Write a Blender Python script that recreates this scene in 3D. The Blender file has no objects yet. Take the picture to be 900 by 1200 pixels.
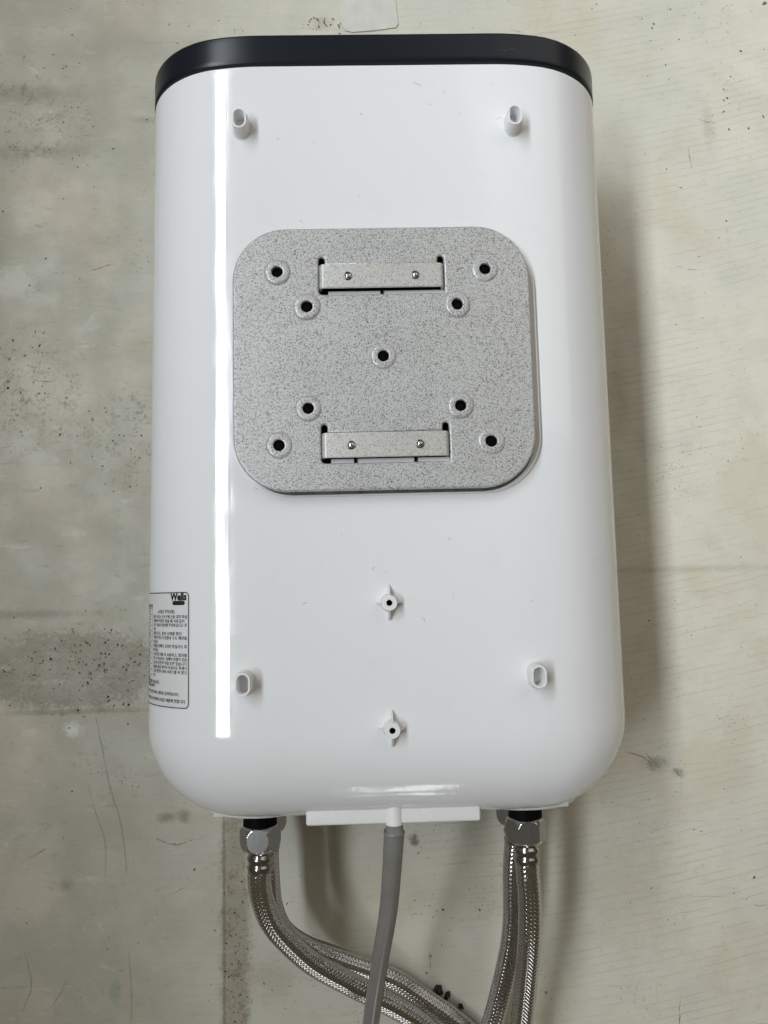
import bpy, bmesh, math, random
import numpy as np
from mathutils import Vector, Matrix
R = math.radians
rng = random.Random(7)
sc = bpy.context.scene
COL = sc.collection
D = 0.175                      # depth of the heater: its back panel lies this high above the floor

# ------------------------------------------------------------------ camera
cam_d = bpy.data.cameras.new('camera'); cam = bpy.data.objects.new('camera', cam_d); COL.objects.link(cam)
cam.location = (-0.0115, -0.1442, 0.48 + D)
cam.rotation_mode = 'XYZ'; cam.rotation_euler = (0.0978, -0.0179, -0.0241)
cam_d.sensor_fit = 'HORIZONTAL'; cam_d.sensor_width = 36; cam_d.lens = 36.0
cam_d.clip_start = 0.01; cam_d.clip_end = 100
sc.camera = cam

# ------------------------------------------------------------------ light
w = bpy.data.worlds.new('World'); sc.world = w; w.use_nodes = True
w.node_tree.nodes['Background'].inputs[0].default_value = (1.0, 0.83, 0.58, 1)
w.node_tree.nodes['Background'].inputs[1].default_value = 0.10
def area(name, loc, target, sx, sy, watts, color, spread=180):
    l = bpy.data.lights.new(name, 'AREA'); l.shape = 'RECTANGLE'; l.size = sx; l.size_y = sy
    l.energy = watts; l.color = color; l.spread = R(spread)
    o = bpy.data.objects.new(name, l); COL.objects.link(o); o.location = loc
    d = (Vector(target) - Vector(loc)).normalized()
    z = -d; x = Vector((0, 1, 0)).cross(z).normalized(); y = z.cross(x)
    o.rotation_euler = Matrix((x, y, z)).transposed().to_euler()
    return o
for wy, wl in ((-0.34, 1.04), (0.66, 0.92), (2.19, 2.10)):      # three panes of one long high window
    area('window_light', (-1.41, wy, 2.7), (0.66, 0.24 + 0.10 * min(wy, 1.7), 0.0), 0.34, wl, 2.58 * wl / .92 * (1 if wl < 2 else .72), (0.88, 0.945, 1.0), 47)
area('far_fill_light', (1.6, 1.7, 2.2), (0.15, 0.2, 0.0), 2.6, 2.6, 20, (1.0, 0.95, 0.86))  # added soft warm fill from the far right
for px, pw in ((0.21, 0.26), (-0.062, 0.075)):      # the small panes of a low window across the room
    for pz, ph in ((0.95, 0.55), (0.33, 0.16)):
        area('low_window_light', (px, -3.6, pz), (0.0, 0.0, 0.2), pw, ph, 22 * pw * ph, (0.96, 0.98, 1.0))
sc.view_settings.view_transform = 'Standard'; sc.view_settings.look = 'None'
sc.view_settings.exposure = 0.0; sc.view_settings.gamma = 1.0

# ------------------------------------------------------------------ node helpers
class NT:
    def __init__(s, name):
        s.m = bpy.data.materials.new(name); s.m.use_nodes = True
        s.t = s.m.node_tree; s.b = s.t.nodes['Principled BSDF']
    def n(s, typ, **kw):
        k = s.t.nodes.new(typ)
        for a, v in kw.items(): setattr(k, a, v)
        return k
    def put(s, sock, v):
        if hasattr(v, 'is_output') or isinstance(v, bpy.types.NodeSocket): s.t.links.new(v, sock)
        else: sock.default_value = v
    def math(s, op, a, b=0.0, c=0.0, clamp=False):
        k = s.n('ShaderNodeMath', operation=op); k.use_clamp = clamp
        s.put(k.inputs[0], a); s.put(k.inputs[1], b); s.put(k.inputs[2], c); return k.outputs[0]
    def add(s, a, b): return s.math('ADD', a, b)
    def mul(s, a, b): return s.math('MULTIPLY', a, b)
    def ramp(s, v, a, b, lo=0.0, hi=1.0, smooth=True):
        k = s.n('ShaderNodeMapRange'); k.interpolation_type = 'SMOOTHSTEP' if smooth else 'LINEAR'
        s.put(k.inputs['Value'], v); k.inputs['From Min'].default_value = a; k.inputs['From Max'].default_value = b
        k.inputs['To Min'].default_value = lo; k.inputs['To Max'].default_value = hi; return k.outputs[0]
    def noise(s, vec, scale, detail=3, rough=0.55, dist=0.0):
        k = s.n('ShaderNodeTexNoise'); s.put(k.inputs['Vector'], vec); k.inputs['Scale'].default_value = scale
        k.inputs['Detail'].default_value = detail; k.inputs['Roughness'].default_value = rough
        k.inputs['Distortion'].default_value = dist; return k.outputs['Fac']
    def mix(s, f, a, b):
        k = s.n('ShaderNodeMix', data_type='RGBA'); s.put(k.inputs[0], f)
        s.put(k.inputs[6], a if not isinstance(a, tuple) else (*a, 1)); s.put(k.inputs[7], b if not isinstance(b, tuple) else (*b, 1))
        return k.outputs[2]
    def coord(s): return s.n('ShaderNodeTexCoord').outputs['Object']
    def mapping(s, vec, scale=(1, 1, 1), loc=(0, 0, 0), rot=(0, 0, 0)):
        k = s.n('ShaderNodeMapping'); s.put(k.inputs[0], vec); k.inputs['Scale'].default_value = scale
        k.inputs['Location'].default_value = loc; k.inputs['Rotation'].default_value = rot; return k.outputs[0]
    def bump(s, h, strength, dist, prev=None):
        k = s.n('ShaderNodeBump'); s.put(k.inputs['Height'], h); k.inputs['Strength'].default_value = strength
        k.inputs['Distance'].default_value = dist
        if prev is not None: s.t.links.new(prev, k.inputs['Normal'])
        return k.outputs[0]
    def out(s, color=None, rough=None, metal=None, normal=None, **kw):
        if color is not None: s.put(s.b.inputs['Base Color'], color if not isinstance(color, tuple) else (*color, 1))
        if rough is not None: s.put(s.b.inputs['Roughness'], rough)
        if metal is not None: s.put(s.b.inputs['Metallic'], metal)
        if normal is not None: s.t.links.new(normal, s.b.inputs['Normal'])
        for k, v in kw.items(): s.put(s.b.inputs[k.replace('_', ' ')], v)
        return s.m

# ------------------------------------------------------------------ materials
def mat_floor():
    t = NT('worn_vinyl_floor'); P = t.coord()
    sep = t.n('ShaderNodeSeparateXYZ'); t.t.links.new(P, sep.inputs[0]); X, Y = sep.outputs[0], sep.outputs[1]
    nbig = t.noise(P, 5.0, 4, 0.6); nmid = t.noise(P, 26.0, 5, 0.62); nfine = t.noise(P, 160.0, 4, 0.65)
    nwarp = t.noise(P, 14.0, 4, 0.6)
    # base: cream vinyl, yellower and greener by turns
    col = t.mix(t.ramp(nbig, .38, .62), (.62, .61, .525), (.68, .66, .56))
    col = t.mix(t.ramp(nmid, .42, .70, 0, .40), col, (.53, .52, .44))
    # greyer, darker sheet colour towards the left
    edge = t.add(X, t.mul(t.add(nwarp, -.5), .10))
    left_grey = t.ramp(edge, -.10, -.24)
    left_grey = t.mul(left_grey, t.ramp(nmid, .2, .6, .75, 1.0))
    col = t.mix(t.mul(left_grey, .88), col, (.395, .380, .305))
    hue = t.noise(P, 8.5, 6, .62, .3)
    col = t.mix(t.ramp(hue, .50, .66, 0, .55), col, (.60, .53, .40))
    col = t.mix(t.ramp(hue, .46, .32, 0, .30), col, (.51, .535, .46))
    pores = t.ramp(t.noise(P, 520.0, 3, .6), .66, .73); col = t.mix(t.mul(pores, t.ramp(nmid, .40, .62, .10, .65)), col, (.22, .195, .14))
    # ridges of the embossed weave: gently curved lines
    f = t.add(Y, t.mul(X, -.058)); f = t.add(f, t.mul(t.mul(X, X), -.27))
    f = t.add(f, t.mul(t.noise(P, 18.0, 2, .5), .0020)); f = t.add(f, t.mul(t.noise(P, 90.0, 2, .5), .0008))
    fr = t.math('FRACT', t.mul(f, 1 / .0064))
    line = t.math('ABSOLUTE', t.add(fr, -.5)); line = t.ramp(line, .17, .0)
    brk = t.ramp(t.noise(t.mapping(P, (14, 120, 1)), 1.0, 3, .6), .36, .60)
    reg = t.ramp(t.noise(P, 6.5, 3, .55), .34, .58, .30, 1.0)
    side = t.ramp(X, -.12, .12, .40, 1.0)
    line = t.mul(t.mul(line, brk), t.mul(reg, side))
    col = t.mix(t.mul(line, .22), col, (.30, .28, .215))  # lines darkened in colour for their thin shade and groove dirt
    # fine scratches that run across
    scr = t.ramp(t.noise(t.mapping(P, (9, 420, 1)), 1.0, 3, .7), .63, .72)
    col = t.mix(t.mul(scr, .34), col, (.27, .26, .21))
    scv = t.ramp(t.noise(t.mapping(P, (300, 7, 1), (3, 1, 0)), 1.0, 3, .7), .68, .78)
    col = t.mix(t.mul(scv, .22), col, (.30, .285, .22))
    # blotches, scuffs and stains, each with its own outline:  (x, y, rx, ry, softness, amount, colour, ragged)
    marks = [
     (-.320, .304, .075, .012, .9, .38, (.17, .165, .13), .5), (-.315, .249, .085, .009, .9, .34, (.17, .165, .13), .5),
     (-.336, .145, .018, .085, .9, .34, (.18, .175, .14), .4), (-.22, .345, .10, .02, .9, .18, (.22, .21, .17), .6),
     (-.195, .278, .025, .005, .9, .40, (.18, .17, .13), .6),
     (-.310, .195, .012, .022, .8, .55, (.58, .57, .50), 1.0), (-.320, .128, .022, .017, .7, .65, (.58, .57, .50), 1.0),
     (-.292, .116, .014, .009, .8, .55, (.58, .57, .50), 1.0), (-.285, .030, .045, .045, .9, .55, (.55, .54, .47), 1.1),
     (-.300, -.030, .05, .03, .9, .40, (.55, .54, .47), 1.1), (-.225, .02, .04, .03, .9, .30, (.52, .51, .44), 1.0),
     (-.205, -.045, .02, .05, .9, .40, (.42, .33, .26), .5),
     (-.262, -.207, .085, .034, .25, .62, (.175, .155, .105), .55), (-.262, -.205, .08, .03, .5, .40, (.42, .40, .33), 1.5),
     (-.300, -.160, .070, .0045, .9, .42, (.17, .155, .115), .7), (-.262, -.241, .075, .0028, .9, .45, (.15, .14, .10), .7),
     (-.262, -.120, .06, .02, .9, .35, (.52, .51, .44), 1.0),
     (-.2605, -.256, .009, .007, .9, .75, (.78, .78, .74), .9), (-.235, -.262, .03, .015, .9, .45, (.53, .53, .47), .6),
     (-.182, -.328, .009, .005, .9, .60, (.16, .145, .10), .8), (-.168, -.328, .006, .006, .9, .60, (.16, .145, .10), .8),
     (-.2634, -.379, .006, .006, .9, .45, (.19, .18, .13), .8),
     (-.127, -.42, .013, .19, .45, .55, (.25, .205, .13), .45), (-.136, -.42, .0016, .19, .6, .55, (.18, .155, .10), .3),
     (-.100, -.455, .03, .02, .9, .30, (.34, .25, .17), 1.0),
     (-.2233, -.462, .006, .010, .6, .35, (.17, .26, .21), .5),
     (.25, -.135, .12, .004, .9, .30, (.33, .29, .21), .5), (.26, -.128, .11, .008, .9, .25, (.62, .60, .53), .6),
     (.21, .02, .01, .05, .9, .30, (.30, .27, .18), .8), (.2234, -.2966, .012, .006, .9, .50, (.17, .15, .10), 1.2),
     (.2423, -.304, .006, .004, .9, .55, (.16, .14, .10), 1.2), (.20, -.40, .05, .06, .9, .30, (.38, .33, .24), .8),
     (.07, -.455, .05, .05, .9, .35, (.62, .61, .55), .7), (.02, -.352, .004, .006, .8, .75, (.10, .085, .055), 1.3),
     (.025, .395, .15, .05, .9, .35, (.66, .65, .58), .7), (-.045, .369, .012, .008, .9, .35, (.30, .28, .21), 1.2),
     (.305, .268, .006, .03, .9, .35, (.42, .36, .25), .8), (.17, .30, .003, .05, .9, .40, (.35, .30, .22), .6),
     (.06, -.40, .06, .02, .9, .20, (.36, .35, .29), .8),
    ]
    warp2 = t.add(t.add(t.mul(t.noise(P, 60.0, 6, .72), 1.1), t.mul(t.noise(P, 340.0, 4, .7), .9)), -1.0)
    for (x, y, rx, ry, soft, amt, c, rag) in marks:
        dx = t.mul(t.add(X, -x), 1 / rx); dy = t.mul(t.add(Y, -y), 1 / ry)
        d = t.math('SQRT', t.add(t.mul(dx, dx), t.mul(dy, dy)))
        d = t.add(d, t.mul(warp2, rag * 2.0))
        col = t.mix(t.ramp(d, 1.0 + soft * .3, 1.0 - soft, 0, amt), col, c)
    # mottled wear: ragged pale rubs and dark grime, strongest towards the left
    m1 = t.noise(t.mapping(P, (34, 62, 1)), 1.0, 8, .74, .6); m2 = t.noise(t.mapping(P, (52, 150, 1), (5, 2, 0)), 1.0, 8, .76, .4)
    wear = t.ramp(X, -.05, -.22, .35, 1.0)
    col = t.mix(t.mul(t.ramp(m1, .56, .72, 0, .50), wear), col, (.66, .65, .58))
    col = t.mix(t.mul(t.ramp(m2, .55, .74, 0, .62), wear), col, (.235, .22, .165))
    for (x, y, rx, ry) in ((-.255, -.205, .09, .032), (-.30, .03, .05, .06), (-.215, -.01, .045, .05), (-.127, -.43, .016, .13), (-.33, .28, .08, .06)):
        dx = t.mul(t.add(X, -x), 1 / rx); dy = t.mul(t.add(Y, -y), 1 / ry); d = t.add(t.math('SQRT', t.add(t.mul(dx, dx), t.mul(dy, dy))), t.mul(warp2, 1.2))
        gr = t.mul(t.ramp(d, 1.2, .4), t.ramp(t.add(t.mul(t.noise(P, 330.0, 6, .78, .3), .55), t.mul(t.noise(P, 70.0, 5, .7), .45)), .50, .60))
        col = t.mix(t.mul(gr, .62), col, (.15, .13, .085))
    # peppered grime
    dots = t.n('ShaderNodeTexVoronoi'); t.t.links.new(t.mapping(P, (1, 1, 1)), dots.inputs['Vector'])
    dots.inputs['Scale'].default_value = 230; dots.inputs['Randomness'].default_value = 1.0
    dm = t.ramp(dots.outputs['Distance'], .22, .10)
    dens = t.noise(P, 11.0, 4, .65)
    dm = t.mul(dm, t.ramp(dens, .53, .66))
    col = t.mix(t.mul(dm, .55), col, (.12, .105, .07))
    fine = t.ramp(nfine, .60, .74, 0, .35)
    col = t.mix(fine, col, (.28, .265, .20))
    h = t.add(t.mul(line, -.35), t.mul(nfine, .5)); h = t.add(h, t.mul(nmid, .6))
    nb = t.bump(h, .55, .0006)
    nb = t.bump(t.noise(P, 7.0, 2, .5), .35, .006, nb)
    return t.out(col, t.ramp(nmid, .3, .7, .42, .62), normal=nb)

def mat_white(name='white_gloss_plastic', c=(.80, .805, .815), rough=.075, streak=True):
    t = NT(name); P = t.coord()
    n = t.noise(t.mapping(P, (70, .8, 70)), 1.0, 4, .6)
    sep = t.n('ShaderNodeSeparateXYZ'); t.t.links.new(P, sep.inputs[0])
    side = t.ramp(t.math('ABSOLUTE', sep.outputs[0]), .085, .16, .25, 1.0) if streak else .2
    nb = t.bump(t.mul(t.add(n, -.5), side), .55 if streak else .08, .0007)
    nb = t.bump(t.noise(t.mapping(P, (38, 8, 38)), 1.0, 3, .55), .22 if streak else .05, .0008, nb)
    sm = t.noise(t.mapping(P, (30, 44, 30), (1, 4, 2), (0, 0, .6)), 1.0, 7, .72, .5)
    col = t.mix(t.ramp(sm, .55, .75, 0, .16), c, (.66, .655, .635))
    col = t.mix(t.ramp(t.noise(P, 420.0, 2, .5), .78, .84, 0, .40), col, (.40, .39, .36))
    hair = t.ramp(t.noise(t.mapping(P, (25, 700, 25), (2, 7, 0), (0, 0, .45)), 1.0, 3, .7), .68, .76)
    hair2 = t.ramp(t.noise(t.mapping(P, (620, 20, 25), (2, 7, 0), (0, 0, .3)), 1.0, 3, .7), .70, .77)
    h2 = t.math('MAXIMUM', hair, hair2)
    col = t.mix(t.mul(h2, .13), col, (.52, .51, .49))
    r = t.add(t.ramp(sm, .40, .70, rough * .7, rough * 2.2), t.mul(h2, .12))
    return t.out(col, r, normal=nb, IOR=1.5)

def mat_simple(name, c, rough=.5, metal=0.0, var=.15, scale=120.0, bump=.1, bdist=.0003):
    t = NT(name); P = t.coord()
    n = t.noise(P, scale, 4, .6)
    col = t.mix(t.ramp(n, .3, .7), tuple(v * (1 - var) for v in c), tuple(min(1, v * (1 + var)) for v in c))
    return t.out(col, t.ramp(n, .3, .7, rough * .85, min(1, rough * 1.15)), metal, t.bump(n, bump, bdist))

def mat_hammer(name='hammertone_steel', light=(.545, .545, .535), dark=(.06, .06, .055), amt=.82):
    t = NT(name); P = t.coord()
    a = t.noise(P, 1250.0, 2, .5, 1.0); b = t.noise(P, 2300.0, 1, .5, .4)
    v = t.add(t.mul(a, .7), t.mul(b, .3))
    sp = t.ramp(v, .528, .566)
    big = t.noise(P, 30.0, 3, .5)
    col = t.mix(t.mul(sp, amt), light, dark)
    col = t.mix(t.ramp(big, .4, .7, 0, .08), col, (.46, .46, .44))
    nb = t.bump(v, .35, .00025)
    scr = t.ramp(t.noise(t.mapping(P, (16, 420, 1), (0, 0, 0), (0, 0, .5)), 1.0, 3, .7), .64, .74)
    col = t.mix(t.mul(scr, .16), col, (.62, .62, .60))
    return t.out(col, t.ramp(big, .3, .7, .36, .46), .22, nb)

M = dict(
    floor=mat_floor(), white=mat_white(), white_part=mat_white('white_matt_plastic', (.78, .78, .775), .30, False),
    rim=mat_white('white_rim_plastic', (.79, .79, .78), .22, False),
    cap=NT('charcoal_plastic').out((.0062, .0090, .0148), .29),
    steel=mat_hammer(), steel_tab=mat_hammer('hammertone_strip', (.58, .57, .545), (.16, .15, .13), .60),
    gap_shade=mat_simple('gap_shade_dark', (.115, .115, .105), .45, .3, .3, 200),  # dark colour for the shade between plate and pad
    scuff=mat_simple('grey_scuff', (.40, .385, .35), .6), cap_scuff=mat_simple('pale_scuff', (.05, .05, .052), .6),
    rivet=mat_simple('rivet_steel', (.55, .53, .49), .22, 1, .12, 800),
    chrome=mat_simple('chrome_nut', (.72, .72, .72), .10, 1, .10, 700, .12, .0001),
    chrome_face=mat_simple('frosted_chrome_face', (.36, .36, .36), .33, 1, .40, 2600, .5, .0002),
    ferrule=mat_simple('steel_ferrule', (.36, .355, .345), .18, 1, .18, 500),
    wire=mat_simple('braid_wire', (.50, .495, .48), .175, 1, .22, 900),
    core=mat_simple('hose_core', (.012, .012, .012), .6),
    rubber=mat_simple('black_rubber', (.006, .006, .006), .55),
    hole=mat_simple('dark_void', (.004, .004, .004), .8),  # near-black colour in place of the shade inside openings
    tube=mat_simple('grey_soft_plastic', (.20, .195, .18), .22, 0, .08, 60, .08),
    tube_tip=mat_simple('grey_nipple_plastic', (.22, .215, .20), .45, 0, .08, 60),
    sticker=mat_simple('label_film', (.70, .70, .70), .34, 0, .02, 60, .02),
    ink=mat_simple('black_ink', (.012, .012, .013), .45),
    ink2=mat_simple('grey_ink', (.05, .05, .052), .45),
    patch=mat_simple('pale_tape', (.66, .655, .60), .40, 0, .05, 70, .15),
    speck=mat_simple('dirt', (.045, .036, .024), .9, 0, .5, 300),
    grime=mat_simple('brown_grime', (.23, .205, .145), .9, 0, .4, 300),
    debris=mat_simple('dark_debris', (.022, .013, .008), .7, 0, .5, 250, .5, .001),
    blue_ink=mat_simple('blue_grey_scratch', (.33, .345, .32), .6),
)

for k_ in ('hole', 'rubber', 'core'): M[k_].node_tree.nodes['Principled BSDF'].inputs['Specular IOR Level'].default_value = .03
M['cap'].node_tree.nodes['Principled BSDF'].inputs['Specular IOR Level'].default_value = .32
# ------------------------------------------------------------------ object helpers
def mesh(name, verts, faces, m, parent=None, smooth=True, loc=None):
    me = bpy.data.meshes.new(name); me.from_pydata([tuple(v) for v in verts], [], faces); me.update()
    if smooth: me.polygons.foreach_set('use_smooth', [True] * len(me.polygons))
    me.materials.append(M[m]); o = bpy.data.objects.new(name, me); COL.objects.link(o)
    if parent: o.parent = parent
    if loc: o.location = loc
    return o
def bm_obj(name, bm, m, parent=None, smooth=True, loc=None, angle=None):
    bmesh.ops.recalc_face_normals(bm, faces=bm.faces)
    me = bpy.data.meshes.new(name); bm.to_mesh(me); bm.free(); me.materials.append(M[m])
    if smooth:
        me.polygons.foreach_set('use_smooth', [True] * len(me.polygons))
        me.set_sharp_from_angle(angle=R(angle or 35))
    o = bpy.data.objects.new(name, me); COL.objects.link(o)
    if parent: o.parent = parent
    if loc: o.location = loc
    return o
def sharp(o, a=35): o.data.set_sharp_from_angle(angle=R(a)); return o
def empty(name, loc=(0, 0, 0)):
    o = bpy.data.objects.new(name, None); COL.objects.link(o); o.location = loc; o.empty_display_size = .02; return o
def tag(o, label=None, cat=None, group=None, kind=None):
    if label: o['label'] = label
    if cat: o['category'] = cat
    if group: o['group'] = group
    if kind: o['kind'] = kind
    return o
def box_bm(bm, x0, x1, y0, y1, z0, z1, bev=0, seg=3):
    r = bmesh.ops.create_cube(bm, size=1)
    for v in r['verts']:
        v.co = Vector(((x0 + x1) / 2 + v.co.x * (x1 - x0), (y0 + y1) / 2 + v.co.y * (y1 - y0), (z0 + z1) / 2 + v.co.z * (z1 - z0)))
    if bev:
        es = list({e for v in r['verts'] for e in v.link_edges})
        bmesh.ops.bevel(bm, geom=es, offset=bev, segments=seg, affect='EDGES', profile=.5)
def loft(rings, closed_ends=(True, True)):
    n = len(rings[0]); V = [p for r in rings for p in r]; F = []
    for i in range(len(rings) - 1):
        for j in range(n):
            k = (j + 1) % n
            F.append((i * n + j, i * n + k, (i + 1) * n + k, (i + 1) * n + j))
    if closed_ends[0]: F.append(tuple(range(n - 1, -1, -1)))
    if closed_ends[1]: F.append(tuple((len(rings) - 1) * n + j for j in range(n)))
    return V, F
def lathe(prof, axis='z', n=32):
    rings = []
    for r, h in prof:
        ring = []
        for j in range(n):
            a = 2 * math.pi * j / n
            if axis == 'z': ring.append((r * math.cos(a), r * math.sin(a), h))
            else: ring.append((r * math.cos(a), -h, r * math.sin(a)))
        rings.append(ring)
    return loft(rings, (False, False))
def catmull(pts, per=14):
    P = [Vector(p) for p in pts]; P = [P[0] * 2 - P[1]] + P + [P[-1] * 2 - P[-2]]; out = []
    for i in range(1, len(P) - 2):
        for s in range(per):
            t = s / per; a, b, c, d = P[i - 1], P[i], P[i + 1], P[i + 2]
            out.append(.5 * ((2 * b) + (c - a) * t + (2 * a - 5 * b + 4 * c - d) * t * t + (3 * b - a - 3 * c + d) * t ** 3))
    out.append(P[-2].copy()); return out
def frames(path):
    T = [(path[min(i + 1, len(path) - 1)] - path[max(i - 1, 0)]).normalized() for i in range(len(path))]
    n = T[0].orthogonal().normalized(); N = []
    for t in T:
        n = (n - t * n.dot(t)).normalized(); N.append(n.copy())
    return T, N, [T[i].cross(N[i]) for i in range(len(T))]
def tube(path, rad, n=20, squash=None):
    T, N, B = frames(path); rings = []
    for i, p in enumerate(path):
        r = rad(i / (len(path) - 1)) if callable(rad) else rad
        rings.append([p + (N[i] * math.cos(2 * math.pi * j / n) + B[i] * math.sin(2 * math.pi * j / n)) * r for j in range(n)])
    return loft(rings)

# ------------------------------------------------------------------ the floor
g = bmesh.new(); bmesh.ops.create_grid(g, x_segments=8, y_segments=8, size=3.0)
tag(bm_obj('floor', g, 'floor', smooth=False), kind='structure')

# ------------------------------------------------------------------ the heater
heater = empty('water_heater', (0, 0, 0))
tag(heater, 'white plastic water heater lying face down with grey mounting plate and charcoal cap', 'water heater')
HW, TILT, XC, XF, KZ = 0.1615, R(9.6), 0.1065, 0.0768, 0.95
R2 = (HW - XC) / (1 - math.sin(TILT))
R1 = (XC - XF) / math.sin(TILT)
ZC = -R1 * (1 - math.cos(TILT)); CX = HW - R2; CZ = ZC - R2 * KZ * math.cos(TILT)
def half_profile(front=-D, rf=.03):
    pts = []                                            # x, z (0 = back panel), normal
    for i in range(9): pts.append((XF * i / 9, 0.0, 0.0))
    for i in range(13):
        a = TILT * i / 12; pts.append((XF + R1 * math.sin(a), -R1 * (1 - math.cos(a)), a))
    for i in range(1, 33):
        a = TILT + (math.pi / 2 - TILT) * i / 32; pts.append((CX + R2 * math.sin(a), CZ + R2 * KZ * math.cos(a), a))
    for i in range(1, 4): pts.append((HW, CZ + (front + rf - CZ) * i / 4, math.pi / 2))
    for i in range(13):
        a = math.pi / 2 + math.pi / 2 * i / 12; pts.append((HW - rf + rf * math.sin(a), front + rf + rf * math.cos(a), a))
    return pts
HP = half_profile()
FULL = HP + [(-x, z, -a) for (x, z, a) in reversed(HP) if x > 1e-9]
def ring_at(y, off=0.0, kz=1.0):
    o = []
    for (x, z, a) in FULL:
        nx, nz = math.sin(a), math.cos(a)
        if x < -.105: x -= .0026 * min(1.0, (-x - .105) / .05) * max(0, min(1, (.2 - y) / .38))
        o.append((x - nx * off, y, z - nz * off * (kz if nz > 0 else .45) + D))
    return o
YT, YB, RB = .2025, -.232, .060
rings = [ring_at(YT + .0015, .003), ring_at(YT, .003), ring_at(YT - .0004, .0007), ring_at(YT - .0012, 0.0), ring_at(YT - .0020, 0.0), ring_at(YT - .0035, 0.0)]
NS = 26
for i in range(1, NS): rings.append(ring_at(YT + (YB - YT) * i / NS))
for i in range(0, 25):
    a = R(90) * i / 24
    rings.append(ring_at(YB - RB * math.sin(a), RB * (1 - math.cos(a)), .78))
V, F = loft(rings)
shell = mesh('body_shell', V, F, 'white', heater)
# top cap
rings = [ring_at(YT + .0008, .0022), ring_at(YT + .0010, .0002), ring_at(YT + .0014, -.0004)]
for i in range(1, 6): rings.append(ring_at(YT + .0014 + (.2225 - YT - .0014) * i / 5, -.0004))
for i in range(1, 7):
    a = R(90) * i / 6; rings.append(ring_at(.2225 + .0018 * math.sin(a), -.0004 + .0018 * (1 - math.cos(a))))
V, F = loft(rings); cap = mesh('top_cap', V, F, 'cap', heater); cap['label'] = 'charcoal plastic cap on the heater\'s top end'

# raised pad under the plate
def rrect(x0, x1, y0, y1, r, n=10):
    o = []
    for cx, cy, a0 in ((x1 - r, y1 - r, 0), (x0 + r, y1 - r, 90), (x0 + r, y0 + r, 180), (x1 - r, y0 + r, 270)):
        for i in range(n + 1):
            a = R(a0 + 90 * i / n); o.append((cx + r * math.cos(a), cy + r * math.sin(a)))
    return o
def slab(name, outl, z0, z1, m, parent, bev=.0008):
    rs = []
    cx = sum(p[0] for p in outl) / len(outl); cy = sum(p[1] for p in outl) / len(outl)
    n = len(outl)
    def inset(d):
        o = []
        for i in range(n):
            a = Vector(outl[i - 1]); b = Vector(outl[(i + 1) % n]); t = (b - a).normalized(); nn = Vector((t.y, -t.x))
            o.append(Vector(outl[i]) - nn * d)
        return o
    rs.append([(p[0], p[1], z0) for p in outl]); rs.append([(p[0], p[1], z1 - bev) for p in outl])
    for k in range(1, 5):
        a = R(90) * k / 4; rs.append([(p.x, p.y, z1 - bev + bev * math.sin(a)) for p in inset(bev * (1 - math.cos(a)))])
    V, F = loft(rs); return sharp(mesh(name, V, F, m, parent), 40)
slab('mounting_pad', rrect(-.0945, .0992, -.0868, .0835, .036), D - .002, D + .0014, 'white', heater, .0007)

slab('gap_shade_slab', rrect(-.0925, .0950, -.0858, .0825, .0345), D + .0008, D + .0029, 'gap_shade', heater, .0006)  # dark slab added under the plate to stand for the gap's shadow
# plate, cut from sheet: outline, nine holes and two slots
def spl(cu, pts):
    s = cu.splines.new('POLY'); s.points.add(len(pts) - 1)
    for p, q in zip(s.points, pts): p.co = (q[0], q[1], 0, 1)
    s.use_cyclic_u = True
def circle(x, y, r, n=24): return [(x + r * math.cos(2 * math.pi * i / n), y + r * math.sin(2 * math.pi * i / n)) for i in range(n)]
HOLES = [(-.0659, .0555), (.0659, .0555), (-.0659, -.0555), (.0659, -.0555), (-.0475, .0326), (.0475, .0326), (-.0475, -.0326), (.0475, -.0326), (0, 0)]
SLOTS = [(0.0, .0513), (0.0, -.0566)]
def slot_outline(cx, cy):
    hw, y0, y1, nr = .0412, cy - .0121, cy + .0106, .0034
    o = [(cx + hw, y1)]
    # notch in the upper right corner, then across to the notch in the upper left corner
    for i in range(11): a = R(0 + 180 * i / 10); o.append((cx + hw - nr + nr * math.cos(a), y1 + .0012 + nr * math.sin(a)))
    o.append((cx + hw - 2 * nr, y1 - .0008)); o.append((cx - hw + 2 * nr, y1 - .0008))
    for i in range(11): a = R(0 + 180 * i / 10); o.append((cx - hw + nr + nr * math.cos(a), y1 + .0012 + nr * math.sin(a)))
    r = .004
    for i in range(7): a = R(180 + 90 * i / 6); o.append((cx - hw + r + r * math.cos(a), y0 + r + r * math.sin(a)))
    r = .002
    for i in range(7): a = R(270 + 90 * i / 6); o.append((cx + hw - r + r * math.cos(a), y0 + r + r * math.sin(a)))
    return o[1:]
cu = bpy.data.curves.new('plate_outline', 'CURVE'); cu.dimensions = '2D'; cu.fill_mode = 'BOTH'
spl(cu, rrect(-.0928, .0925, -.0831, .0829, .0325, 14))
for x, y in HOLES: spl(cu, circle(x, y, .0056))
for x, y in SLOTS: spl(cu, slot_outline(x, y))
cu.extrude = .0001; cu.bevel_depth = .0015; cu.bevel_resolution = 4
tmp = bpy.data.objects.new('tmp', cu); COL.objects.link(tmp); bpy.context.view_layer.update()
pm = bpy.data.meshes.new_from_object(tmp.evaluated_get(bpy.context.evaluated_depsgraph_get())); bpy.data.objects.remove(tmp)
PZ = D + .0100
pm.transform(Matrix.Translation((0, 0, -.0006))); pm.name = 'mounting_plate'; pm.materials.clear(); pm.materials.append(M['steel'])
plate = bpy.data.objects.new('mounting_plate', pm); COL.objects.link(plate); plate.parent = heater; plate.location = (0, 0, PZ - .0010)
pm.polygons.foreach_set('use_smooth', [True] * len(pm.polygons)); pm.set_sharp_from_angle(angle=R(40))
plate['label'] = 'grey speckled steel mounting plate with nine holes and two slots'
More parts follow.
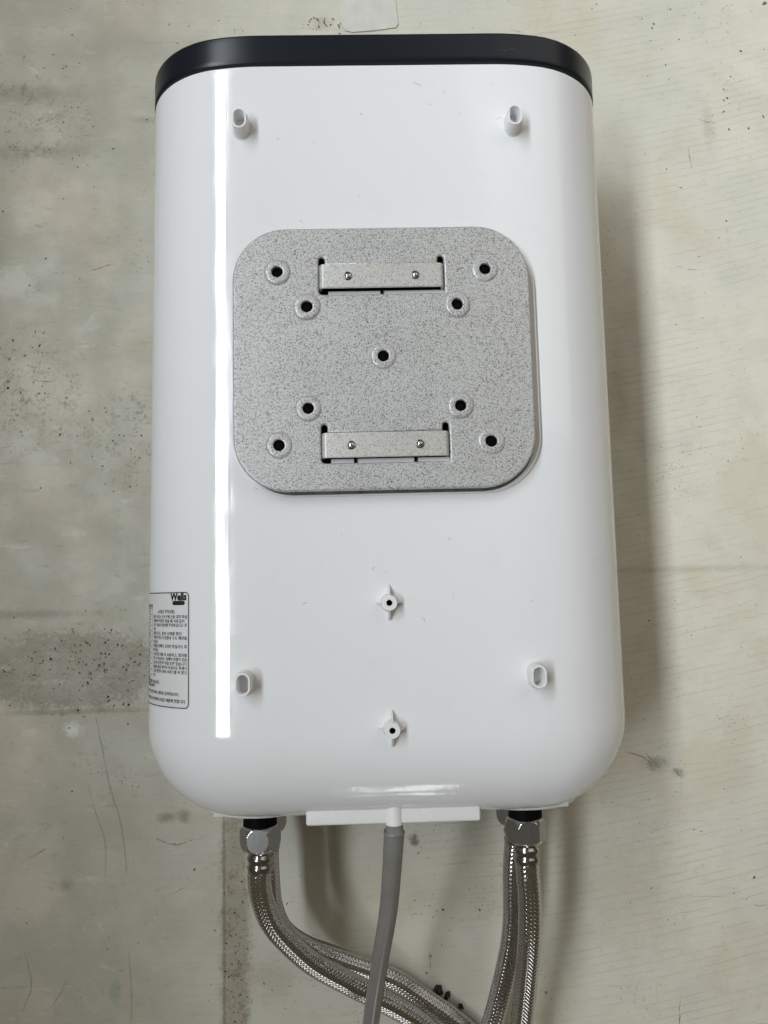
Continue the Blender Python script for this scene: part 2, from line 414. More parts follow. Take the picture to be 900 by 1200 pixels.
prof = [(.0092, .0007), (.0088, .0009), (.0083, .0014), (.0077, .0019), (.0071, .0022), (.0064, .0023), (.0050, .0023), (.0040, .0023), (.0037, .0021), (.0036, .0014), (.0036, -.003)]
V, F = lathe(prof, 'z', 36)
boss0 = mesh('hole_boss', V, F, 'steel', plate)
void = None
for i, (x, y) in enumerate(HOLES):
    b = boss0 if i == 0 else boss0.copy()
    if i: COL.objects.link(b); b.parent = plate
    b.location = (x, y, 0); b.scale = (rng.uniform(.96, 1.04), rng.uniform(.96, 1.04), rng.uniform(.85, 1.12)); b.rotation_euler.z = rng.uniform(0, 6)
# black disc set into each hole, standing in for the shade inside
V, F = lathe([(.0001, .0004), (.0038, .0004), (.0040, -.002)], 'z', 20)
hole_disc0 = mesh('hole_shade_disc', V, F, 'hole', plate)
for i, (x, y) in enumerate(HOLES):
    b = hole_disc0 if i == 0 else hole_disc0.copy()
    if i: COL.objects.link(b); b.parent = plate
    b.location = (x, y, -.0005)
# bracket strips standing in the slots, ends bent down
tab0 = riv0 = None
for i, (x, y) in enumerate(SLOTS):
    if tab0 is None:
        prof = []; hw = .0393
        for k in range(9): a = R(90 * k / 8); prof.append((-hw + .003 - .003 * math.cos(a), .0028 - .003 + .003 * math.sin(a)))
        P2 = [(-hw, -.006)] + prof; P2 = P2 + [(-p[0], p[1]) for p in reversed(P2)]
        rs = []
        th = .0014
        def offp(P, d):
            o = []
            for k in range(len(P)):
                a = Vector(P[max(k - 1, 0)]); b = Vector(P[min(k + 1, len(P) - 1)]); tt = (b - a).normalized(); o.append(Vector(P[k]) + Vector((tt.y, -tt.x)) * d)
            return o
        inner = offp(P2, th); y0, y1 = -.0078, .0078
        rings = [[(p[0], y0, p[1]), (p[0], y1, p[1]), (q.x, y1, q.y), (q.x, y0, q.y)] for p, q in zip(P2, inner)]
        V, F = loft(rings)
        g = bmesh.new(); vs = [g.verts.new(v) for v in V]
        for f in F: g.faces.new([vs[k] for k in f])
        bmesh.ops.recalc_face_normals(g, faces=g.faces)
        es = [e for e in g.edges if len(e.link_faces) == 2 and e.calc_face_angle(0) > R(60)]
        bmesh.ops.bevel(g, geom=es, offset=.0004, segments=2, affect='EDGES')
        tab0 = bm_obj('bracket_strip', g, 'steel_tab', plate, loc=(x, y, .0014))
        g = bmesh.new(); bmesh.ops.create_uvsphere(g, u_segments=20, v_segments=10, radius=.0020)
        for v in g.verts: v.co.z *= .55
    else:
        t = tab0.copy(); COL.objects.link(t); t.parent = plate; t.location = (x, y, .0014)
    for sx in (-.0212, .0212):
        if riv0 is None:
            riv0 = bm_obj('rivet', g, 'rivet', plate); rr = riv0
            V, F = lathe([(.0016, .0000), (.0024, .0003), (.0028, .0002), (.0029, -.0006)], 'z', 20); rim0 = mesh('rivet_collar', V, F, 'ferrule', plate); rc = rim0
        else:
            rr = riv0.copy(); rc = rim0.copy(); COL.objects.link(rr); COL.objects.link(rc); rr.parent = rc.parent = plate
        rr.location = (x + sx, y - .0002, .0042); rc.location = (x + sx, y - .0002, .0043)
# slot backs: pale plastic ledge with small ribs and a dark backing
for x, y in SLOTS:
    g = bmesh.new(); box_bm(g, x - .043, x + .043, y - .014, y + .016, -.0059, -.0048, .0003, 1); bm_obj('slot_backing', g, 'hole', plate)
    g = bmesh.new(); box_bm(g, x - .034, x + .0405, y - .0125, y - .0076, -.0048, -.0020, .0003, 1)
    bm_obj('slot_ledge', g, 'white_part', plate)
for x, y in ((-.0001, SLOTS[0][1]), (-.019, SLOTS[1][1]), (.0185, SLOTS[1][1])):
    g = bmesh.new(); box_bm(g, x - .0008, x + .0008, y - .0118, y - .0072, -.0030, -.0002, .0002, 1); bm_obj('slot_rib', g, 'hole' , plate)

# four hollow oval pegs
def stadium(w, l, n=12):
    r = w / 2; s = l / 2 - r; o = []
    for i in range(n + 1): a = R(180 * i / n); o.append((r * math.cos(a), s + r * math.sin(a)))
    for i in range(n + 1): a = R(180 + 180 * i / n); o.append((r * math.cos(a), -s + r * math.sin(a)))
    return o
def peg_mesh():
    H = .0121; rs = []
    for wv, lv, z in ((.0128, .0172, -.0004), (.0113, .0158, .0003), (.0104, .0149, .0012), (.0102, .0147, .003), (.0094, .0139, H - .0004), (.0091, .0136, H), (.0070, .0115, H), (.0066, .0111, H - .0004), (.0063, .0108, .004), (.0061, .0106, .0012)):
        rs.append([(p[0], p[1], z) for p in stadium(wv, lv)])
    return loft(rs, (False, True))
V, F = peg_mesh(); peg0 = sharp(mesh('spacer_peg', V, F, 'white_part', heater), 50)
for i, (x, y) in enumerate(((-.0892, .1586), (.0892, .1586), (-.0892, -.2003), (.0892, -.2003))):
    p = peg0 if i == 0 else peg0.copy()
    if i: COL.objects.link(p); p.parent = heater
    p.location = (x, y, D - (.0001 if abs(x) < XF else R1 * (1 - math.cos(math.asin((abs(x) - XF) / R1)))))
# two screw posts with four gusset ribs
post0 = rib0 = bore0 = None
for i, (x, y) in enumerate(((0, -.1539), (0, -.2302))):
    if i == 0:
        V, F = lathe([(.0060, -.0002), (.0054, .0006), (.0051, .0020), (.0048, .0086), (.0046, .0090), (.0020, .0090), (.0018, .0087), (.0017, .002), (.0001, .002)], 'z', 28)
        post0 = sharp(mesh('screw_post', V, F, 'white_part', heater, loc=(x, y, D)), 40)
        V, F = lathe([(.00166, .0088), (.00166, .0022), (.0001, .0022)], 'z', 16); bore0 = mesh('screw_hole', V, F, 'hole', post0)
        g = bmesh.new()
        ribs = []
        for k, (L, th) in enumerate(((.0112, .0013), (.0084, .0010), (.0112, .0013), (.0084, .0010))):
            a = R(90 + 90 * k); g = bmesh.new(); pts = [(0.0035, .0078), (.0048, .0078), (L, .0), (0.0035, .0)]
            A = [g.verts.new((math.cos(a) * u - math.sin(a) * s * th / 2, math.sin(a) * u + math.cos(a) * s * th / 2, z)) for s in (-1, 1) for (u, z) in pts]
            g.faces.new(A[:4]); g.faces.new(A[4:][::-1])
            for j in range(4): q = (j + 1) % 4; g.faces.new((A[j], A[q], A[4 + q], A[4 + j]))
            ribs.append(bm_obj('gusset_rib', g, 'white_part', post0, smooth=False))
    else:
        p = post0.copy(); COL.objects.link(p); p.parent = heater; p.location = (x, y, D)
        for ch in [bore0] + ribs:
            c = ch.copy(); COL.objects.link(c); c.parent = p

# bottom end: rim plate, collars and the drain bar
g = bmesh.new(); box_bm(g, -.1225, .1225, -.2985, -.2890, D - .135, D - .066, .0009, 2); bm_obj('bottom_rim', g, 'rim', heater)
for x in (-.0925, .0945):
    rs = []
    for k, (r, yy) in enumerate(((.034, -.2900), (.034, -.2978), (.0332, -.2986), (.030, -.2988))):
        rs.append([(x + r * math.cos(2 * math.pi * j / 48) * 1.15, yy, D - .094 + r * math.sin(2 * math.pi * j / 48)) for j in range(48)])
    V, F = loft(rs); sharp(mesh('inlet_collar', V, F, 'rim', heater), 40)
g = bmesh.new(); box_bm(g, -.0556, .0558, -.2942, -.2780, D - .105, D - .0248, .0017, 3); bar = bm_obj('drain_bar', g, 'rim', heater)
bs = []
for k, yy in enumerate((-.2795, -.2803, -.2950, -.2957)):
    rr = (.0052, .0059, .0059, .0053)[k]
    bs.append([(.0006 + rr * math.cos(2 * math.pi * j / 28), yy, D - .0285 + rr * math.sin(2 * math.pi * j / 28)) for j in range(28)])
V, F = loft(bs); sharp(mesh('drain_boss', V, F, 'rim', heater), 40)
# black rubber necks between the rim and each nut
V, F = lathe([(.0001, -.004), (.0105, -.004), (.0116, .0002), (.0118, .0010), (.0118, .0120), (.0001, .0125)], 'y', 32)
INLETS = [(-.0925, .095), (-.0932, .053), (.0945, .095), (.0950, .053)]
nk0 = sharp(mesh('inlet_neck', V, F, 'rubber', heater), 40)
for i, (x, z) in enumerate(INLETS):
    n_ = nk0 if i == 0 else nk0.copy()
    if i: COL.objects.link(n_); n_.parent = heater
    n_.location = (x, -.2985, z)

# rating label wrapped round the long corner
def wrap(u, v, lift):
    """u = arc length from the label's right edge towards the side, v = metres down from its top edge"""
    a = R(25.5) + u / R2; r = R2 + lift
    if a <= math.pi / 2: x = -(CX + r * math.sin(a)); z = CZ + r * KZ * math.cos(a)
    else: x = -(HW + lift); z = CZ - (a - math.pi / 2) * R2
    if x < -.105: x -= .0026 * min(1.0, (-x - .105) / .05) * max(0, min(1, (.2 + .1437 + v) / .38))
    return (x, -.1437 - v, z + D)
LW, LH = .086, .0735
def grid_wrap(name, pts2, lift, m, parent):
    V = [wrap(u, v, lift) for (u, v) in pts2[0]]; return mesh(name, V, pts2[1], m, parent)
nu = 40; gv = []; gf = []
def label_rr(d, r, n=6):
    return rrect(d, LW - d, d, LH - d, r, n)
# film: columns in u with rounded ends
rr_ = .0032
for i in range(nu + 1):
    u = LW * i / nu
    e = 0.0
    if u < rr_: e = rr_ - math.sqrt(max(0, rr_ ** 2 - (rr_ - u) ** 2))
    if u > LW - rr_: e = rr_ - math.sqrt(max(0, rr_ ** 2 - (u - LW + rr_) ** 2))
    for v in (e, LH * .33, LH * .66, LH - e): gv.append((u, v))
for i in range(nu):
    for k in range(3): gf.append((i * 4 + k, i * 4 + k + 1, (i + 1) * 4 + k + 1, (i + 1) * 4 + k))
label = grid_wrap('rating_label', (gv, gf), .00012, 'sticker', heater); label['label'] = 'white information label with black print wrapped round the heater\'s corner'
def strip_line(pts, wd):
    """ribbon along a polyline in label space"""
    V = []; F = []
    dense = []
    for a, b in zip(pts[:-1], pts[1:]):
        n = max(1, int(max(abs(a[0] - b[0]), abs(a[1] - b[1])) / .0025))
        for k in range(n): dense.append((a[0] + (b[0] - a[0]) * k / n, a[1] + (b[1] - a[1]) * k / n))
    dense.append(pts[-1])
    for i, p in enumerate(dense):
        a = Vector(dense[max(i - 1, 0)]); b = Vector(dense[min(i + 1, len(dense) - 1)]); t = (b - a).normalized(); nn = Vector((-t.y, t.x)) * wd / 2
        V += [(p[0] + nn.x, p[1] + nn.y), (p[0] - nn.x, p[1] - nn.y)]
        if i: k = 2 * i; F.append((k - 2, k - 1, k + 1, k))
    return V, F
rb = label_rr(.0009, .0026); rb.append(rb[0]); grid_wrap('label_border', strip_line(rb, .00055), .0003, 'ink', label)
# table rules at the left of the text column
VV, FF = [], []
def addl(pts, wd):
    V, F = strip_line(pts, wd); o = len(VV); VV.extend(V); FF.extend([tuple(k + o for k in f) for f in F])
TV = [.0112 + .00355 * k for k in range(0, 15)]
for k, v in enumerate(TV): addl([(.0398, v), (.0800, v)], .00026)
addl([(.0398, TV[0]), (.0398, TV[-1])], .00026); addl([(.0560, TV[0]), (.0560, TV[-1])], .00022)
grid_wrap('label_table', (VV, FF), .0003, 'ink2', label)
def text_wrap(name, jobs, m, parent):
    """jobs: (string, u of the line's left end, v of baseline, size, stretch, bold)"""
    AV, AF = [], []
    for (s, u0, v0, size, width, bold) in jobs:
        c = bpy.data.curves.new('t', 'FONT'); c.body = s; c.size = size; c.offset = bold; c.resolution_u = 2
        o = bpy.data.objects.new('t', c); COL.objects.link(o); bpy.context.view_layer.update()
        me = bpy.data.meshes.new_from_object(o.evaluated_get(bpy.context.evaluated_depsgraph_get()))
        n = len(me.vertices); co = np.zeros(n * 3); me.vertices.foreach_get('co', co); co = co.reshape(-1, 3)
        k = 1.0
        if width and n: k = width / max(1e-6, co[:, 0].max())
        b = len(AV)
        for p in co: AV.append((u0 - p[0] * k, v0 - p[1]))
        AF += [tuple(b + q for q in f.vertices) for f in me.polygons]
        bpy.data.objects.remove(o); bpy.data.curves.remove(c); bpy.data.meshes.remove(me)
    return grid_wrap(name, (AV, AF), .0003, m, parent)
text_wrap('label_logo', [('Wells', .0158, .0056, .0064, .0134, .00028)], 'ink', label)
# pill under the logo
bv, bf = [], []
for i in range(21):
    u = .0037 + .0105 * i / 20; e = min(u - .0037, .0142 - u); hh = .00135 if e > .0013 else math.sqrt(max(1e-9, .0013 ** 2 - (.0013 - e) ** 2))
    bv += [(u, .0074 - hh), (u, .0074 + hh)]
    if i: bf.append((2 * i - 2, 2 * i - 1, 2 * i + 1, 2 * i))
grid_wrap('label_badge', (bv, bf), .0003, 'ink', label)
LINES = ['물이 나오는 급수구에 손을 대지 마십', '제품에 이상이 있을 때 사용금지', '온수 사용시 화상에 주의하십시오 후', '하십',
         '물의 온도, 운전 상태를 확인', '사용전 반드시 전원과 수도 배관을', '하십시오', '제품을 분해나 고치지 마십시오 후', '중지하십',
         '누전차단기를 꼭 사용하고, 접지를', '반드시 하십시오. 화재의 위험이 있습', '있으며 감전의 위험 또한 있습니다', '제품에 물을 뿌리지 마십시오 화재나',
         '고장 원인이 되며 서비스를 꼭 받으', '십시']
WD = [1, .94, 1, .10, .88, 1, .21, 1, .21, 1, 1, 1, 1, 1, .10]
jobs = [('(사용상 주의사항)', .0302, .0139, .0027, .0180, .00003)]
for k, (s, q) in enumerate(zip(LINES, WD)): jobs.append((s, .0372, .0170 + k * .002667, .0025, .0352 * q, .00003))
for s, u, v, wdt in (('안전인증 사용금지', .050, .0588, .0215), ('제조원 서비스', .050, .0612, .0165), ('제품에 이상이 있으면 서비스 센터로 문의하십시오.', .058, .0653, .0500), ('이 제품은 가정용으로 사용하며 보증은 제품에 한합니다.', .060, .0695, .0570)):
    jobs.append((s, u, v, .0025, wdt, .00004))
jobs.append(('제품사양', .056, .0105, .0029, .0165, .00005))
for k, s in enumerate(('용량', '전압', '소비', '온도', '무게', '크기', '압력', '인증', '제조', '등급', '번호', '용도', '년월', '주의')): jobs.append((s, .0510, TV[k] + .0028, .0024, .0062, .00003))
text_wrap('label_text', jobs, 'ink2', label)

# ------------------------------------------------------------------ braided hoses
def nut_mesh():
    n = 216; rings = []
    prof = [(.0118, 0.0), (.0126, .0005)] + [(None, .0005 + .0160 * k / 64) for k in range(1, 65)] + [(.0108, .0170), (.0102, .0174)]
    for r, h in prof:
        ring = []
        for j in range(n):
            a = 2 * math.pi * j / n
            ap = .01255; hexr = ap / math.cos((a + math.pi / 6 - math.pi / 2) % (math.pi / 3) - math.pi / 6)
            if r is None:
                c = (h - .0084) / .0092; dome = .0101 + .0045 * math.sqrt(max(0, 1 - abs(c) ** 2.3)); rr = min(hexr, dome)
            else: rr = min(r, hexr)
            ring.append((rr * math.cos(a), -h, rr * math.sin(a)))
        rings.append(ring)
    return loft(rings)
def frosted(o):
    o.data.materials.append(M['chrome_face'])
    for p in o.data.polygons:
        nrm = p.normal; c = p.center
        a = math.atan2(c.z, c.x); k = round((a - math.pi / 2) / (math.pi / 3)) * math.pi / 3 + math.pi / 2
        ap = c.x * math.cos(k) + c.z * math.sin(k)
        if abs(ap - .01255) < .00006 and abs(nrm.y) < .05: p.material_index = 1
def braid(path_pts, rad, name, parent, N=12, pitch=.036):
    P = catmull(path_pts, 24); T, Nn, B = frames(P)
    P = np.array([tuple(p) for p in P]); Nn = np.array([tuple(p) for p in Nn]); B = np.array([tuple(p) for p in B])
    s = np.concatenate([[0], np.cumsum(np.linalg.norm(np.diff(P, axis=0), axis=1))]); L = s[-1]
    step = pitch / (2 * N) / 2; ns = int(L / step) + 1; q = np.linspace(0, L, ns)
    f = lambda A: np.stack([np.interp(q, s, A[:, k]) for k in range(3)], 1)
    p, n, b = f(P), f(Nn), f(B)
    V = []; F = []; base = 0; wd = 2 * math.pi * rad / N * .35
    for sgn in (1, -1):
        for k in range(N):
            th = sgn * 2 * math.pi * q / pitch + 2 * math.pi * k / N
            # over and under: crossings sit pitch/(2N) apart
            ph = math.pi * (q / (pitch / (2 * N))) * .5 + (0 if sgn > 0 else math.pi) + math.pi * k
            lift = .00030 * np.sin(ph)
            for off, dr in ((-1, -.00026), (-.50, .00008), (.50, .00008), (1, -.00026)):
                da = off * wd / rad * .72
                ax = off * wd * .70 * (-sgn)
                r = rad + lift + dr
                c = th + da
                pos = p + (n * np.cos(c)[:, None] + b * np.sin(c)[:, None]) * r[:, None]
                tang = np.gradient(p, axis=0); tang /= np.linalg.norm(tang, axis=1)[:, None]
                V.append(pos + tang * ax)
            for lane in range(3):
                i = np.arange(ns - 1); a0 = base + lane * ns + i; a1 = base + (lane + 1) * ns + i
                F.append(np.stack([a0, a1, a1 + 1, a0 + 1], 1))
            base += 4 * ns
    V = np.concatenate(V); F = np.concatenate(F)
    me = bpy.data.meshes.new(name); me.vertices.add(len(V)); me.vertices.foreach_set('co', V.ravel())
    me.loops.add(F.size); me.loops.foreach_set('vertex_index', F.ravel().astype(np.int32))
    me.polygons.add(len(F)); me.polygons.foreach_set('loop_start', np.arange(0, F.size, 4, dtype=np.int32))
    me.update(calc_edges=True); me.validate(); me.polygons.foreach_set('use_smooth', [True] * len(me.polygons))
    me.materials.append(M['wire']); o = bpy.data.objects.new(name, me); COL.objects.link(o); o.parent = parent; o['kind'] = 'stuff'
    return o
HR = .0080
HOSES = [
 ([(-.0925, -.3092, .095), (-.0926, -.3277, .095), (-.0936, -.3456, .093), (-.0919, -.3621, .089), (-.0864, -.3801, .082), (-.0749, -.3987, .072), (-.0594, -.4177, .061), (-.0389, -.4345, .051), (-.0207, -.4476, .044), (.0053, -.4659, .035), (.0245, -.482, .030), (.0508, -.5103, .026)],
  'braided steel hose sweeping under the grey drain tube, its chrome nut fully in view'),
 ([(-.0932, -.3136, .053), (-.0934, -.3323, .053), (-.0922, -.3577, .056), (-.0904, -.3797, .053), (-.0836, -.3990, .047), (-.0690, -.4155, .037), (-.0497, -.429, .025), (-.0194, -.4444, .016), (-.0007, -.4533, .012), (.0155, -.4645, .0092), (.0302, -.4747, .0090), (.0462, -.4861, .0090), (.066, -.5034, .0090), (.0922, -.5279, .0090)],
  'fine looking braided steel hose on the floor beside the dark debris, tucked behind another hose'),
 ([(.0945, -.3089, .095), (.0945, -.3275, .095), (.0951, -.3492, .094), (.0963, -.3654, .091), (.0964, -.3909, .085), (.0953, -.4181, .076), (.0923, -.4659, .059), (.0887, -.4986, .048)],
  'braided steel hose hanging almost straight down from a bright hexagonal chrome nut'),
 ([(.0950, -.316, .053), (.0937, -.3378, .053), (.0925, -.3603, .051), (.0921, -.4002, .044), (.0877, -.4335, .036), (.076, -.4845, .023), (.0658, -.52, .015)],
  'braided steel hose with hidden nut, running down behind the straight hanging hose'),
]
nutV, nutF = nut_mesh(); nut_data = None
ferr = [(.0098, -.001), (.0098, .0012), (.0080, .0022), (.0080, .0030), (.0090, .0042), (.0094, .0058), (.0090, .0074), (.0083, .0086), (.0083, .0094), (.0091, .0106), (.0094, .0120), (.0090, .0134), (.0086, .0146), (.0084, .0150), (.0070, .0150)]
ferV, ferF = lathe(ferr, 'y', 40); fer_data = None
for i, ((pts, lab), (ix, iz)) in enumerate(zip(HOSES, INLETS)):
    h = empty('braided_hose', (0, 0, 0)); tag(h, lab, 'hose', 'braided supply hoses under the heater')
    loc = (ix, -.3078, iz)
    if nut_data is None:
        nt = mesh('hex_nut', nutV, nutF, 'chrome', h, loc=loc); frosted(nt); sharp(nt, 14); nut_data = nt.data
        fr = mesh('ferrule', ferV, ferF, 'ferrule', h); fer_data = fr.data
    else:
        nt = bpy.data.objects.new('hex_nut', nut_data); COL.objects.link(nt); nt.parent = h; nt.location = loc
        fr = bpy.data.objects.new('ferrule', fer_data); COL.objects.link(fr); fr.parent = h
    fr.location = (ix, -.3246, iz)
    path = [(ix, -.3330, iz)] + [p for p in pts if p[1] < -.3395]
    V, F = tube(catmull(path, 10), HR - .00055, 16); mesh('hose_core', V, F, 'core', h)
    braid(path, HR, 'wire_braid', h)

# ------------------------------------------------------------------ grey drain tube
dt = empty('drain_tube'); tag(dt, 'grey soft plastic drain tube plugged into the white bar between the hoses', 'tube')
TP = [(.0004, -.3003, .1447), (.0000, -.3070, .1430), (-.0018, -.3296, .137), (-.0045, -.3575, .127), (-.0105, -.3942, .113), (-.0161, -.4314, .098), (-.0213, -.4695, .083), (-.026, -.505, .070)]
def trad(u): return .0066 if u < .12 else .0066 - .0008 * min(1, (u - .12) / .45)
V, F = tube(catmull(TP, 16), trad, 26); sharp(mesh('tube', V, F, 'tube', dt), 40)
V, F = lathe([(.0001, -.005), (.0056, -.005), (.0056, .0072), (.0062, .0073)], 'y', 28); mesh('nipple', V, F, 'tube_tip', dt, loc=(.0006, -.2945, .1452))
V, F = lathe([(.0050, -.0004), (.0066, -.0004), (.0069, 0), (.0069, .0011), (.0066, .0014)], 'y', 28); sharp(mesh('collar', V, F, 'tube_tip', dt, loc=(.0004, -.3005, .1448)), 40)

# ------------------------------------------------------------------ things on the floor
out = [(-.0287, .4129), (-.0274, .3751), (-.0264, .3675), (-.0226, .3612), (-.0172, .3595), (.0031, .361), (.0234, .3637), (.0254, .367), (.0237, .3913), (.0223, .4129)]
V = [(x, y, .0001) for x, y in out] + [(x, y, .0011) for x, y in out]; n = len(out)
F = [tuple(range(n, 2 * n)), tuple(range(n - 1, -1, -1))] + [(i, (i + 1) % n, n + (i + 1) % n, n + i) for i in range(n)]
tag(mesh('floor_patch', V, F, 'patch', smooth=False), 'pale blank patch with rounded corner stuck to the floor beyond the cap', 'patch')
# debris lumps by the hose
def lump(x, y, rx, ry, rz, seed, ang=0):
    g = bmesh.new(); bmesh.ops.create_icosphere(g, subdivisions=3, radius=1); r_ = random.Random(seed); o = [r_.uniform(0, 9) for _ in range(3)]
    for v in g.verts:
        d = 1 + .28 * math.sin(v.co.x * 3.1 + o[0]) * math.cos(v.co.y * 4.3 + o[1]) + .14 * math.sin(v.co.z * 7 + v.co.x * 6 + o[2])
        p = v.co * d; p = Vector((p.x * rx, p.y * ry, max(p.z, -.3) * rz + rz * .3)); v.co = Matrix.Rotation(ang, 3, 'Z') @ p
    return g
for i, (x, y, rx, ry, rz, a, lab) in enumerate(((.0366, -.4692, .0030, .0042, .0026, .3, 'largest dark brown scrap of debris on the floor against a braided hose'),
        (.0432, -.4736, .0018, .0034, .0020, -.5, 'slim dark brown scrap of debris next to the largest scrap'),
        (.0540, -.4822, .0022, .0016, .0014, -.8, 'smallest dark scrap of debris lying alone along the braided hose'))):
    tag(bm_obj('debris_scrap', lump(x, y, rx, ry, rz, i, a), 'debris', loc=(x, y, .0005)), lab, 'debris', 'debris scraps beside the hose')
# specks of dirt: irregular thin flakes
def specks(name, items, m):
    VV, FF = [], []
    for (x, y, r, asp, ang) in items:
        k = rng.randint(5, 8); b = len(VV)
        ring = []
        for j in range(k):
            a = 2 * math.pi * j / k; q = r * rng.uniform(.55, 1.15); px, py = q * math.cos(a) * asp, q * math.sin(a) / asp
            ring.append((x + px * math.cos(ang) - py * math.sin(ang), y + px * math.sin(ang) + py * math.cos(ang)))
        VV += [(p[0], p[1], .0002) for p in ring] + [(x + (p[0] - x) * .75, y + (p[1] - y) * .75, .0006) for p in ring]
        FF.append(tuple(b + k + j for j in range(k)))
        for j in range(k): q = (j + 1) % k; FF.append((b + j, b + q, b + k + q, b + k + j))
    return tag(mesh(name, VV, FF, m, smooth=False), kind='stuff')
it = []
def cluster(x, y, sx, sy, n, r0, r1, ring=False):
    for _ in range(n):
        if ring: a = rng.uniform(0, 6.28); dx, dy = sx * math.cos(a) * rng.uniform(.8, 1.1), sy * math.sin(a) * rng.uniform(.8, 1.1)
        else: dx, dy = rng.gauss(0, sx), rng.gauss(0, sy)
        it.append((x + dx, y + dy, rng.uniform(r0, r1), rng.uniform(.8, 1.7), rng.uniform(0, 6.28)))
for x, y, r in ((.25, .3706, .0007), (.2608, .3655, .0014), (.259, .3613, .0009), (.2694, .3252, .0009), (.3214, .3005, .001), (.324, .2922, .001), (.3207, .2898, .0009), (.3199, .2791, .0008), (.3235, .262, .0011), (.3418, .263, .0013), (.3397, .3378, .0012), (.3654, .3847, .0022), (.356, .274, .0016), (.2642, .2251, .0008), (.2763, .2072, .001), (.3152, .1753, .001),
                (.023, -.3627, .0008), (.0192, -.3995, .0008), (.042, -.4075, .0011), (.072, -.4085, .0013), (.0312, -.443, .0009), (.1237, -.4743, .0012), (.2792, -.0115, .0007), (.0272, -.4560, .0012), (.225, -.178, .001), (.33, -.29, .0009), (.3, -.39, .0012), (.16, .17, .0008),
                (-.317, .077, .0014), (-.300, .07, .0009), (-.32, .04, .0014), (-.29, .150, .0010), (-.215, -.225, .0010), (-.247, -.21, .0017), (-.215, -.252, .0009), (-.26, -.305, .0009), (-.19, -.345, .0008), (-.16, -.37, .0010), (-.2755, .205, .0007), (-.27, .36, .0009)):
    it.append((x, y, r, rng.uniform(.8, 1.4), rng.uniform(0, 6.28)))
cluster(-.0513, .3686, .0050, .0060, 26, .0003, .0008, True); cluster(-.038, .371, .0045, .0048, 16, .0003, .0008, True); cluster(-.0285, .3640, .001, .004, 8, .0004, .0009)
cluster(-.255, -.205, .045, .018, 95, .0003, .0012); cluster(-.20, -.205, .02, .02, 30, .0003, .0011); cluster(-.255, -.19, .05, .012, 40, .0003, .0010)
cluster(-.30, .04, .02, .04, 34, .0003, .0012); cluster(-.225, -.01, .03, .02, 34, .0003, .0010); cluster(-.26, .27, .04, .06, 34, .0003, .0008)
cluster(-.128, -.42, .006, .06, 90, .0003, .0008); cluster(-.10, -.43, .02, .04, 24, .0003, .0008); cluster(-.23, -.40, .06, .07, 36, .0002, .0007)
cluster(.30, .28, .06, .08, 46, .0002, .0007); cluster(.26, .0, .05, .12, 34, .0002, .0007); cluster(.25, -.35, .06, .09, 50, .0002, .0007); cluster(.04, -.40, .03, .03, 30, .0002, .0007)
cluster(.05, .38, .12, .02, 20, .0002, .0006); cluster(-.20, .38, .06, .02, 24, .0003, .0007)
cluster(.168, -.005, .004, .035, 18, .0004, .0012)
rng.shuffle(it); specks('dirt_specks', it[:len(it) * 2 // 5], 'speck'); specks('grime_specks', it[len(it) * 2 // 5:], 'grime')
# scratches: thin ribbons along wandering lines
def scratch(pts, wd, VV, FF):
    P = catmull([(x, y, 0) for x, y in pts], 6); b = len(VV)
    for i, p in enumerate(P):
        t = (P[min(i + 1, len(P) - 1)] - P[max(i - 1, 0)]).normalized(); nn = Vector((-t.y, t.x, 0)) * wd / 2 * (.35 + .65 * math.sin(math.pi * (i + .5) / len(P))) * rng.choice((.08, .3, .7, 1.1, 1.3)); p = p + Vector((rng.gauss(0, .00025), rng.gauss(0, .00025), 0))
        VV += [(p.x + nn.x, p.y + nn.y, .0003), (p.x - nn.x, p.y - nn.y, .0003)]
        if i: k = b + 2 * i; FF.append((k - 2, k - 1, k + 1, k))
VV, FF = [], []
scratch([(-.2417, -.2456), (-.2372, -.2651), (-.2328, -.2872), (-.2269, -.3112), (-.2219, -.325), (-.2176, -.3454), (-.2146, -.3723)], .0007, VV, FF)
scratch([(-.247, -.30), (-.240, -.325), (-.233, -.345), (-.232, -.372)], .0005, VV, FF)
scratch([(-.296, -.43), (-.290, -.455), (-.297, -.475)], .0006, VV, FF); scratch([(-.262, -.452), (-.272, -.470), (-.280, -.475)], .0006, VV, FF)
scratch([(-.213, -.43), (-.210, -.47), (-.211, -.50)], .0007, VV, FF)
tag(mesh('floor_scratches', VV, FF, 'blue_ink', smooth=False), kind='stuff')
VV, FF = [], []
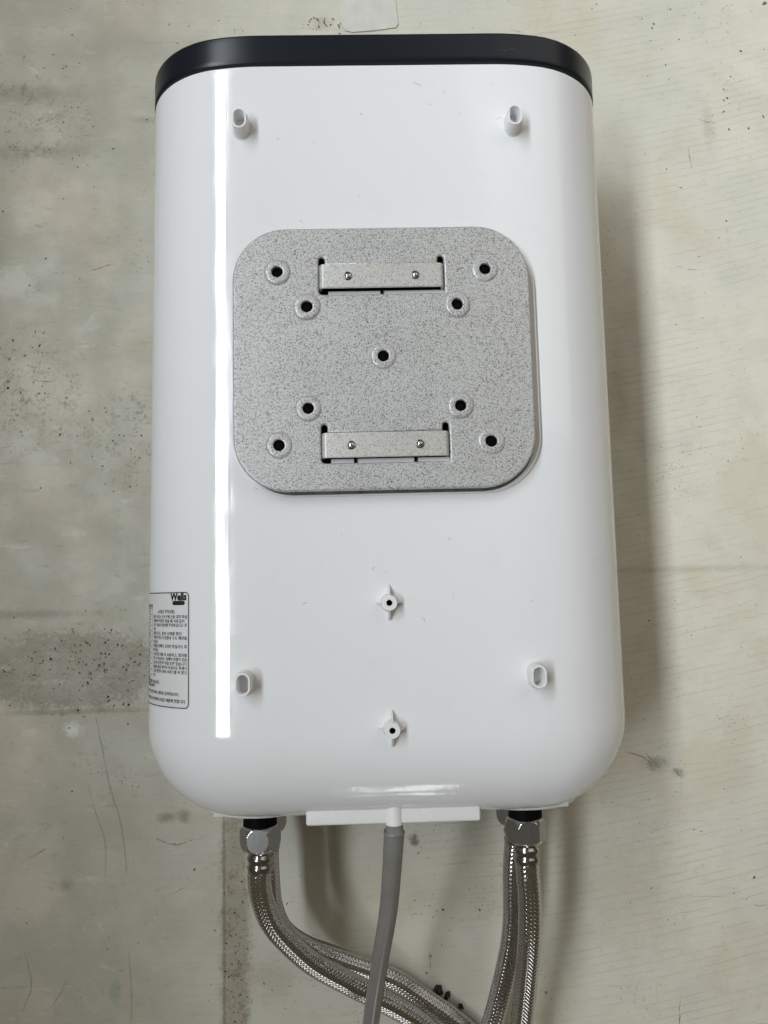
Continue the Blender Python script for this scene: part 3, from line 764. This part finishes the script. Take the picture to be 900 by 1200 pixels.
for pts in ([(-.250, .138), (-.240, .142), (-.230, .144)], [(.20, -.286), (.215, -.292), (.222, -.300)], [(.215, -.287), (.226, -.299)], [(.236, -.298), (.245, -.309)], [(.233, -.480), (.231, -.50), (.232, -.52)],
            [(.17, .345), (.171, .31), (.169, .28)], [(.192, .335), (.190, .30)], [(.285, .245), (.287, .225)], [(-.19, -.345), (-.175, -.35), (-.16, -.346)], [(-.3, -.36), (-.28, -.35)], [(.03, -.44), (.0305, -.452)]):
    scratch(pts, .0006, VV, FF)
for _ in range(30):
    x, y = rng.uniform(-.34, .36), rng.uniform(-.5, .4); l = rng.uniform(.004, .022); a = rng.gauss(.05, .25) + (1.5 if rng.random() < .25 else 0)
    scratch([(x, y), (x + l * .5 * math.cos(a), y + l * .5 * math.sin(a) + rng.gauss(0, .0007)), (x + l * math.cos(a), y + l * math.sin(a))], rng.uniform(.0002, .00045), VV, FF)
tag(mesh('floor_scuffs', VV, FF, 'grime', smooth=False), kind='stuff')

# small scuffs on the heater's own skin: thin marks that follow the surface
def skin_z(x):
    x = abs(x)
    return D if x < XF else D - R1 * (1 - math.cos(math.asin(min(1, (x - XF) / R1))))
def skin_marks(name, lines, wd, m, lift):
    VV, FF = [], []
    for pts in lines: scratch(pts, wd, VV, FF)
    VV = [(v[0], v[1], skin_z(v[0]) + lift) for v in VV]
    return tag(mesh(name, VV, FF, m, heater, smooth=False), kind='stuff')
body_lines = [[(.0244, .1896), (.0278, .1877), (.0317, .1865)], [(.0262, .1880), (.0300, .1872)], [(.0349, .1740), (.0353, .1737), (.0357, .1739)], [(.0781, .1619), (.0815, .1636), (.0832, .1630)], [(.0400, -.1500), (.0403, -.1530)]]
for _ in range(26):
    x, y = rng.uniform(-.085, .09), rng.uniform(-.225, .195); l = rng.uniform(.0006, .004); a = rng.uniform(0, 3.14)
    body_lines.append([(x, y), (x + .5 * l * math.cos(a), y + .5 * l * math.sin(a)), (x + l * math.cos(a), y + l * math.sin(a))])
skin_marks('scuff_marks', body_lines, .00035, 'scuff', .00008)
skin_marks('cap_scuffs', [[(.0816, .2108), (.0857, .2113), (.0903, .2119), (.0938, .2131)], [(.0862, .2217), (.0890, .2214)], [(.0890, .2128), (.0925, .2122)]], .0004, 'cap_scuff', .0006)
